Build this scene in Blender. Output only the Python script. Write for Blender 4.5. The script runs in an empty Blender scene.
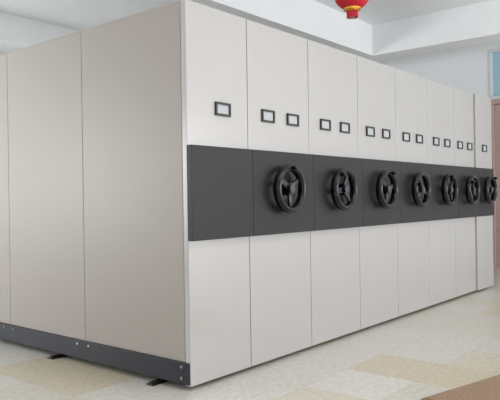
import bpy, bmesh, math, random
from mathutils import Vector, Matrix
random.seed(3)
sc=bpy.context.scene
sc.view_settings.view_transform='Standard'
sc.view_settings.look='None'

# ---------------- materials
def lin(c):
    return tuple(((v/255)/12.92 if v/255<=0.04045 else ((v/255+0.055)/1.055)**2.4) for v in c)+(1,)
def mat(name,rgb,rough=.5,metal=0,noise=0.0,nscale=40,bump=0.0,spec=.5,coat=0):
    m=bpy.data.materials.new(name); m.use_nodes=True
    nt=m.node_tree; b=nt.nodes['Principled BSDF']
    c=lin(rgb)
    b.inputs['Roughness'].default_value=rough; b.inputs['Metallic'].default_value=metal
    b.inputs['Specular IOR Level'].default_value=spec
    b.inputs['Coat Weight'].default_value=coat
    tc=nt.nodes.new('ShaderNodeTexCoord'); n=nt.nodes.new('ShaderNodeTexNoise')
    n.inputs['Scale'].default_value=nscale; n.inputs['Detail'].default_value=4
    nt.links.new(tc.outputs['Object'],n.inputs['Vector'])
    mx=nt.nodes.new('ShaderNodeMix'); mx.data_type='RGBA'
    mx.inputs[6].default_value=tuple(v*(1-noise) for v in c[:3])+(1,)
    mx.inputs[7].default_value=tuple(min(1,v*(1+noise)) for v in c[:3])+(1,)
    nt.links.new(n.outputs['Fac'],mx.inputs[0]); nt.links.new(mx.outputs[2],b.inputs['Base Color'])
    if bump:
        bp=nt.nodes.new('ShaderNodeBump'); bp.inputs['Strength'].default_value=bump; bp.inputs['Distance'].default_value=.002
        nt.links.new(n.outputs['Fac'],bp.inputs['Height']); nt.links.new(bp.outputs['Normal'],b.inputs['Normal'])
    return m
M_panel=mat('painted_steel_light_grey',(181,178,176),.25,.18,.015,120,.03,.55)
M_side=mat('painted_steel_warm_grey_shaded',(164,156,149),.42,0,.015,120,.04,.35)  # warm grey with the shadow side's darkening put into the base colour
M_dark=mat('charcoal_paint',(40,38,41),.45,0,.04,60,.03,.3)
M_kick=mat('charcoal_kick_paint',(42,42,49),.5,0,.05,50,.03,.3)
M_seam=mat('seam_rubber',(66,64,64),.7)
M_black=mat('black_plastic',(6,6,9),.2,0,.1,50,0,.45)
M_grey=mat('grey_plastic',(55,57,63),.3)
M_card=mat('label_card',(180,182,184),.5)
M_frame=mat('label_frame',(48,44,46),.4)
M_steel=mat('steel',(150,150,150),.3,1)
M_rail=mat('rail_steel_dark',(44,42,42),.45,.5)
M_wall=mat('wall_paint',(241,243,245),.8,0,.02,6,.05)
M_ceil=mat('ceiling_paint',(243,246,248),.85,0,.02,5,.05)
M_beam=mat('beam_paint',(247,249,250),.8,0,.015,5,.05)
M_red=mat('lantern_silk',(190,14,40),.5,0,.1,30,.1)
M_gold=mat('lantern_gold',(214,160,52),.35,.5,.15,60)
M_wood=mat('door_wood',(188,164,156),.5,0,.1,14)
M_skirt=mat('skirting',(185,170,162),.5,0,.1,10)
M_glass=mat('window_glass',(168,200,216),.1,0,.05,4)
M_alu=mat('window_alu',(218,222,225),.4)

def floor_mat():
    m=bpy.data.materials.new('floor_tiles'); m.use_nodes=True; nt=m.node_tree; N=nt.nodes.new; L=nt.links.new
    b=nt.nodes['Principled BSDF']; b.inputs['Roughness'].default_value=.28; b.inputs['Specular IOR Level'].default_value=.5
    g=N('ShaderNodeNewGeometry')
    sc_=N('ShaderNodeVectorMath'); sc_.operation='SCALE'; sc_.inputs['Scale'].default_value=1/.5
    L(g.outputs['Position'],sc_.inputs[0])
    fl=N('ShaderNodeVectorMath'); fl.operation='FLOOR'; 
    ml=N('ShaderNodeVectorMath'); ml.operation='MULTIPLY'; ml.inputs[1].default_value=(1,1,0)
    L(sc_.outputs[0],ml.inputs[0]); L(ml.outputs[0],fl.inputs[0])
    wn=N('ShaderNodeTexWhiteNoise'); L(fl.outputs[0],wn.inputs['Vector'])
    cr=N('ShaderNodeValToRGB'); cr.color_ramp.interpolation='CONSTANT'
    e=cr.color_ramp.elements; e[0].position=0; e[0].color=lin((207,203,195)); e[1].position=.35; e[1].color=lin((205,197,179))
    for p,c in ((.55,(204,199,188)),(.74,(202,191,168)),(.87,(211,208,201))):
        x=e.new(p); x.color=lin(c)
    L(wn.outputs['Value'],cr.inputs[0])
    n=N('ShaderNodeTexNoise'); n.inputs['Scale'].default_value=26; n.inputs['Detail'].default_value=7; n.inputs['Roughness'].default_value=.7; L(g.outputs['Position'],n.inputs['Vector'])
    mr=N('ShaderNodeMapRange'); mr.inputs[1].default_value=.3; mr.inputs[2].default_value=.7; mr.inputs[3].default_value=.78; mr.inputs[4].default_value=1.13; L(n.outputs['Fac'],mr.inputs[0])
    sm=N('ShaderNodeVectorMath'); sm.operation='SCALE'; L(cr.outputs[0],sm.inputs[0]); L(mr.outputs[0],sm.inputs['Scale'])
    fr=N('ShaderNodeVectorMath'); fr.operation='FRACTION'; L(sc_.outputs[0],fr.inputs[0])
    sx=N('ShaderNodeSeparateXYZ'); L(fr.outputs[0],sx.inputs[0])
    def edge(o):
        a=N('ShaderNodeMath'); a.operation='PINGPONG'; a.inputs[1].default_value=.5; L(o,a.inputs[0])
        c=N('ShaderNodeMath'); c.operation='LESS_THAN'; c.inputs[1].default_value=.005; L(a.outputs[0],c.inputs[0]); return c
    a=edge(sx.outputs[0]); c=edge(sx.outputs[1]); mxm=N('ShaderNodeMath'); mxm.operation='MAXIMUM'; L(a.outputs[0],mxm.inputs[0]); L(c.outputs[0],mxm.inputs[1])
    mx=N('ShaderNodeMix'); mx.data_type='RGBA'; mx.inputs[7].default_value=lin((184,177,162)); L(mxm.outputs[0],mx.inputs[0]); L(sm.outputs[0],mx.inputs[6])
    L(mx.outputs[2],b.inputs['Base Color'])
    return m
M_floor=floor_mat()
M_coir=mat('coir_weave',(146,122,100),.9,0,.35,90,.6)

# ---------------- mesh helpers
def obj(name,bm,mats,parent=None,smooth=False,loc=None):
    me=bpy.data.meshes.new(name); 
    bmesh.ops.recalc_face_normals(bm,faces=bm.faces)
    bm.to_mesh(me); bm.free()
    for m in (mats if isinstance(mats,(list,tuple)) else [mats]): me.materials.append(m)
    if smooth:
        for p in me.polygons: p.use_smooth=True
    o=bpy.data.objects.new(name,me); sc.collection.objects.link(o)
    if loc: o.location=loc
    if parent: o.parent=parent
    return o
def addbox(bm,lo,hi,bev=0,mi=0):
    r=bmesh.ops.create_cube(bm,size=1)
    vs=r['verts']
    for v in vs:
        v.co=Vector([lo[i]+(v.co[i]+.5)*(hi[i]-lo[i]) for i in range(3)])
    fs=set(f for v in vs for f in v.link_faces)
    for f in fs: f.material_index=mi
    if bev:
        es=set(e for v in vs for e in v.link_edges)
        r=bmesh.ops.bevel(bm,geom=list(es),offset=bev,segments=2,affect='EDGES',profile=.5)
        for f in r['faces']: f.material_index=mi
def box(name,lo,hi,m,parent=None,bev=0):
    bm=bmesh.new(); addbox(bm,lo,hi,bev); return obj(name,bm,m,parent)
def addcyl(bm,c,r1,r2,h,axis='Y',seg=32,mi=0,caps=True):
    r=bmesh.ops.create_cone(bm,cap_ends=caps,segments=seg,radius1=r1,radius2=r2,depth=h)
    rot={'Z':Matrix(),'Y':Matrix.Rotation(math.radians(90),4,'X'),'X':Matrix.Rotation(math.radians(90),4,'Y')}[axis]
    bmesh.ops.transform(bm,matrix=Matrix.Translation(c)@rot,verts=r['verts'])
    for f in set(f for v in r['verts'] for f in v.link_faces): f.material_index=mi
def addtorus(bm,c,R,r,seg=48,rs=12,mi=0,sy=1.0):
    rows=[]
    for i in range(seg):
        a=2*math.pi*i/seg; row=[]
        for j in range(rs):
            b=2*math.pi*j/rs
            rr=R+r*math.cos(b)
            row.append(bm.verts.new((c[0]+rr*math.cos(a),c[1]+r*sy*math.sin(b),c[2]+rr*math.sin(a))))
        rows.append(row)
    for i in range(seg):
        for j in range(rs):
            f=bm.faces.new((rows[i][j],rows[(i+1)%seg][j],rows[(i+1)%seg][(j+1)%rs],rows[i][(j+1)%rs])); f.material_index=mi
def empty(name,loc=(0,0,0)):
    e=bpy.data.objects.new(name,None); e.empty_display_size=.2; e.location=loc; sc.collection.objects.link(e); return e

# ---------------- mobile shelving
H=2.40; D=3.12; Z0=.025; PT=.045
xs=[0,.584,1.324,2.079,2.80,3.52,4.24,4.87,5.44]
BT,BB=1.506,.918
ysm=[PT,1.06,2.07,D]

def label(parent,x,z,n):
    bm=bmesh.new(); w,h,t=.145,.088,.016; b=.014
    y0,y1=-.014,.002
    addbox(bm,(x-w/2,y0,z+h/2-b),(x+w/2,y1,z+h/2),.002)
    addbox(bm,(x-w/2,y0,z-h/2),(x+w/2,y1,z-h/2+b),.002)
    addbox(bm,(x-w/2,y0,z-h/2+b),(x-w/2+b,y1,z+h/2-b),.002)
    addbox(bm,(x+w/2-b,y0,z-h/2+b),(x+w/2,y1,z+h/2-b),.002)
    addbox(bm,(x-w/2+b,-.004,z-h/2+b),(x+w/2-b,.002,z+h/2-b),0,1)
    return obj('label_holder_%d'%n,bm,[M_frame,M_card],parent)

def wheel(parent,x,z,ang):
    bm=bmesh.new()
    yb=-.038; yr=yb-.062
    addcyl(bm,(x,yb-.006,z),.075,.07,.014,seg=40,mi=1)
    addcyl(bm,(x,yb-.032,z),.048,.036,.06,seg=36)
    R=.150
    addtorus(bm,(x,yr,z),R,.025,seg=64,rs=16,sy=1.35)
    addcyl(bm,(x,yr+.004,z),.052,.042,.034,seg=36)
    addcyl(bm,(x,yr-.019,z),.026,.030,.014,seg=32,mi=1)
    for k in range(3):
        a=ang+k*2*math.pi/3
        bb=bmesh.new(); addbox(bb,(.03,-.010,-.021),(R-.008,.010,.021),.006)
        for v in bb.verts:
            t=(v.co.x-.03)/(R-.038); v.co.z*=1.25-.4*t; 
        bb.transform(Matrix.Translation((x,yr,z))@Matrix.Rotation(-a,4,'Y'))
        me=bpy.data.meshes.new('t'); bb.to_mesh(me); bb.free(); bm.from_mesh(me); bpy.data.meshes.remove(me)
    a=ang+math.pi/3
    hx,hz=x+R*math.cos(a),z+R*math.sin(a)
    addcyl(bm,(hx,yr-.040,hz),.014,.018,.045,seg=20)
    addcyl(bm,(hx,yr-.067,hz),.018,.010,.010,seg=20)
    o=obj('handwheel',bm,[M_black,M_grey],parent,smooth=True)
    md=o.modifiers.new('es','EDGE_SPLIT'); md.split_angle=math.radians(40)

def side_cladding(root,x,sgn):
    a,b=(x,x+.012) if sgn<0 else (x-.012,x)
    bm=bmesh.new()
    for i in range(3):
        addbox(bm,(a,ysm[i]+.0015,.17),(b,ysm[i+1]-.0015,H-.012),.003)
    obj('end_panels',bm,M_side,root)
    a2,b2=(x-.014,x+.01) if sgn<0 else (x-.01,x+.014)
    bm=bmesh.new()
    addbox(bm,(a2,.004,Z0+.012),(b2,D,.170),.003)
    obj('kick_plate',bm,M_kick,root)
    bm=bmesh.new()
    xx=a2-.003 if sgn<0 else b2+.003
    for yy in (.06,1.0,1.13,2.0,2.14,3.0):
        addcyl(bm,(xx,yy,.145),.009,.009,.01,axis='X',seg=16)
    addcyl(bm,(xx,.06,.075),.009,.009,.01,axis='X',seg=16)
    obj('kick_plate_bolts',bm,M_steel,root)

angs=[0,.55,1.2,.3,1.75,.9,1.45,.2]
for i in range(8):
    x0,x1=xs[i],xs[i+1]
    root=empty('mobile_shelving_unit')
    g=.003
    ox0=x0+(0 if i==0 else g); ox1=x1-(0 if i==7 else g)
    yo=-.02 if i==7 else 0
    bm=bmesh.new()
    ci=.012 
    addbox(bm,(ox0+ci,PT-.004,.10),(ox0+ci+.02,D-.012,H-.014))
    addbox(bm,(ox1-ci-.02,PT-.004,.10),(ox1-ci,D-.012,H-.014))
    obj('upright_sides',bm,M_seam,root)
    bm=bmesh.new()
    addbox(bm,(ox0+.006,PT-.002,H-.022),(ox1-.006,D-.004,H),.002)
    addbox(bm,(ox0+.004,D-.012,Z0+.06),(ox1-.004,D,H-.022),.002)
    obj('top_and_back_panels',bm,M_side,root)
    bm=bmesh.new()
    for k in range(6):
        z=.16+k*.37
        addbox(bm,(ox0+ci+.02,PT,z),(ox1-ci-.02,D-.014,z+.025))
    obj('shelves',bm,M_side,root)
    bm=bmesh.new()
    addbox(bm,(ox0+.02,PT,.05),(ox1-.02,D-.02,.12),.004)
    obj('carriage_base',bm,M_kick,root)
    bm=bmesh.new()
    for yy in (.3,1.41,2.55):
        for xx in (x0+.13,x1-.13):
            addcyl(bm,(xx,yy,.0525),.034,.034,.03,axis='Y',seg=24)
    obj('carriage_rollers',bm,M_steel,root)
    bm=bmesh.new()
    addbox(bm,(ox0,yo,Z0),(ox1,PT,H),.004)
    obj('front_panel',bm,M_panel,root)
    bm=bmesh.new()
    gb=.0015
    addbox(bm,(x0-(.0 if i==0 else -gb)-(.004 if i==0 else 0),-.038,BB),(x1-(gb if i<7 else -.004),yo+.004,BT),.002)
    obj('control_band',bm,M_dark,root)
    xc=(x0+x1)/2
    if i==0: label(root,.325,1.755,1)
    elif i==7:
        label(root,xc,1.755,1).location.y=yo
    else:
        label(root,xc-.15,1.755,1); label(root,xc+.15,1.755,2)
    if i>0: wheel(root,xc-.03,1.238,angs[i])
    if i==0: side_cladding(root,0,-1)
    if i==7: side_cladding(root,5.44,1)
    if i<7:
        bm=bmesh.new(); addbox(bm,(x1-g,.012,Z0+.01),(x1+g,PT,H-.006)); obj('door_seal_strip',bm,M_seam,root)

rails=empty('floor_rails')
for k,yy in enumerate((.3,1.41,2.55)):
    bm=bmesh.new()
    addbox(bm,(-.07,yy-.03,0),(6.2,yy+.03,.008),.001)
    addbox(bm,(-.06,yy-.018,.006),(6.2,yy+.018,.019),.002)
    obj('rail_%d'%(k+1),bm,M_rail,rails)

# ---------------- room
X_E=7.5; Y_N=7.5; ZC=3.80; XW=-7; YS=-7
box('floor',(XW,YS,-.1),(X_E+.2,Y_N+.2,0),M_floor)
box('ceiling',(XW,YS,ZC),(X_E+.2,Y_N+.2,ZC+.12),M_ceil)
box('wall_north',(XW,Y_N,0),(X_E+.2,Y_N+.2,ZC),M_wall)
dy0,dy1,dh=-.71,.70,3.5
bm=bmesh.new()
addbox(bm,(X_E,YS,0),(X_E+.2,dy0,ZC)); addbox(bm,(X_E,dy1,0),(X_E+.2,Y_N,ZC)); addbox(bm,(X_E,dy0,dh),(X_E+.2,dy1,ZC))
obj('wall_east',bm,M_wall)
box('baseboard_east',(X_E-.015,dy1+.06,0),(X_E,Y_N-.02,.12),M_skirt,bev=.003)
box('baseboard_north',(XW,Y_N-.015,0),(X_E-.02,Y_N,.12),M_skirt,bev=.003)
dr=empty('door_1')
bm=bmesh.new()
addbox(bm,(X_E-.02,dy0,0),(X_E+.12,dy0+.07,2.70),.004); addbox(bm,(X_E-.02,dy1-.07,0),(X_E+.12,dy1,2.70),.004)
addbox(bm,(X_E-.02,dy0+.07,2.62),(X_E+.12,dy1-.07,2.70),.004)
obj('frame',bm,M_wood,dr)
ym=(dy0+dy1)/2
for k,(a,b) in enumerate(((dy0+.072,ym-.003),(ym+.003,dy1-.072))):
    bm=bmesh.new(); addbox(bm,(X_E+.03,a,.01),(X_E+.075,b,2.615),.003)
    for zz in ((.15,.95),(1.1,1.8),(1.92,2.5)):
        addbox(bm,(X_E+.02,a+.1,zz[0]),(X_E+.035,b-.1,zz[1]),.006)
    obj('leaf_%d'%(k+1),bm,M_wood,dr)
bm=bmesh.new()
addbox(bm,(X_E-.01,dy0,2.70),(X_E+.10,dy0+.05,dh),.004); addbox(bm,(X_E-.01,dy1-.05,2.70),(X_E+.10,dy1,dh),.004)
addbox(bm,(X_E-.01,dy0+.05,dh-.05),(X_E+.10,dy1-.05,dh),.004); addbox(bm,(X_E-.01,dy0+.05,2.70),(X_E+.10,dy1-.05,2.75),.004)
addbox(bm,(X_E+.03,ym-.02,2.75),(X_E+.08,ym+.02,dh-.05))
obj('transom_frame',bm,M_alu,dr)
box('transom_glass',(X_E+.05,dy0+.05,2.75),(X_E+.06,dy1-.05,dh-.05),M_glass,dr)
bz=3.33
box('ceiling_beam_1',(XW,1.9,bz),(5.9,2.3,ZC),M_beam,bev=.004)  # ceiling beams, this one and the two below
box('ceiling_beam_2',(5.9,YS,bz),(6.3,Y_N,ZC),M_beam,bev=.004)
box('ceiling_beam_3',(XW,5.4,bz+.1),(5.9,5.75,ZC),M_beam,bev=.004)

# ---------------- lantern
ln=empty('red_paper_lantern',(1.667,-.199,2.775))
bm=bmesh.new(); seg=96; rows=22
vs=[]
for j in range(rows+1):
    t=-1+2*j/rows; ph=t*math.radians(64)
    row=[]
    for i in range(seg):
        a=2*math.pi*i/seg; rib=1-.035*abs(math.sin(a*10))
        r=.142*math.cos(ph)*rib; row.append(bm.verts.new((r*math.cos(a),r*math.sin(a),.115*math.sin(ph))))
    vs.append(row)
for j in range(rows):
    for i in range(seg):
        bm.faces.new((vs[j][i],vs[j][(i+1)%seg],vs[j+1][(i+1)%seg],vs[j+1][i]))
obj('silk_body',bm,M_red,ln,smooth=True)
bm=bmesh.new()
for s in (-1,1):
    addcyl(bm,(0,0,s*.108),.068,.068,.016,axis='Z',seg=40)
    addcyl(bm,(0,0,s*.119),.05,.05,.010,axis='Z',seg=40)
obj('gold_caps',bm,M_gold,ln)
bm=bmesh.new()
for i in range(28):
    a=2*math.pi*i/28; addcyl(bm,(.042*math.cos(a),.042*math.sin(a),-.148),.0045,.0035,.053,axis='Z',seg=6)
obj('tassel',bm,M_red,ln)
bm=bmesh.new(); addcyl(bm,(0,0,(.12+1.02)/2),.003,.003,1.02-.12,axis='Z',seg=8)
addcyl(bm,(0,0,1.02),.02,.02,.01,axis='Z',seg=16)
obj('cord',bm,M_red,ln)

# ---------------- woven mat (bottom right)
fw=Vector((.772,.636,0)).normalized(); rt=Vector((fw.y,-fw.x,0))
cam_loc=Vector((-2.724,-2.734,1.17))
bm=bmesh.new()
addbox(bm,(-.75,-.45,0),(.75,.45,.012),.004)
for k in range(44):
    y=-.43+k*.02
    addcyl(bm,(0,y,.012),.008,.008,1.46,axis='X',seg=8)
mo=obj('woven_floor_mat',bm,M_coir)
c=cam_loc+fw*3.68+rt*1.83
mo.location=(c.x,c.y,0); mo.rotation_euler=(0,0,math.radians(-14.6))

# ---------------- camera
cd=bpy.data.cameras.new('camera'); cam=bpy.data.objects.new('camera',cd); sc.collection.objects.link(cam)
cd.sensor_width=36; cd.lens=629/500*36; cd.clip_end=100
r=math.radians(.85)
up0=Vector((0,0,1)); up=(up0*math.cos(r)+rt*math.sin(r)); right=fw.cross(up).normalized()
R=Matrix((right,up,-fw)).transposed().to_4x4()
cam.matrix_world=Matrix.Translation(cam_loc)@R
cd.shift_y=-.002
sc.camera=cam

# ---------------- lights
w=bpy.data.worlds.new('world'); sc.world=w; w.use_nodes=True
w.node_tree.nodes['Background'].inputs[0].default_value=(.94,.97,1,1); w.node_tree.nodes['Background'].inputs[1].default_value=.95
def area(name,loc,tgt,sx,sy,p,col):
    l=bpy.data.lights.new(name,'AREA'); l.shape='RECTANGLE'; l.size=sx; l.size_y=sy; l.energy=p; l.color=col
    o=bpy.data.objects.new(name,l); sc.collection.objects.link(o); o.location=loc
    o.rotation_euler=(Vector(tgt)-Vector(loc)).to_track_quat('-Z','Y').to_euler(); return o
area('daylight_fill_south',(3.5,-6.8,1.6),(3.5,0,2.6),7,2.4,260,(.96,.98,1))  # added soft daylight fill from the open south side, no window modelled
area('wall_fill_west',(-4.5,6.4,1.6),(2,7.0,3.8),2,1.8,260,(.95,.98,1))  # added out-of-view fill that brightens the north wall and ceiling
area('overhead_fill_light',(0,-2,3.75),(0,-2,0),2.4,.4,40,(1,.97,.93))  # added weak overhead fill, no lamp fixture here
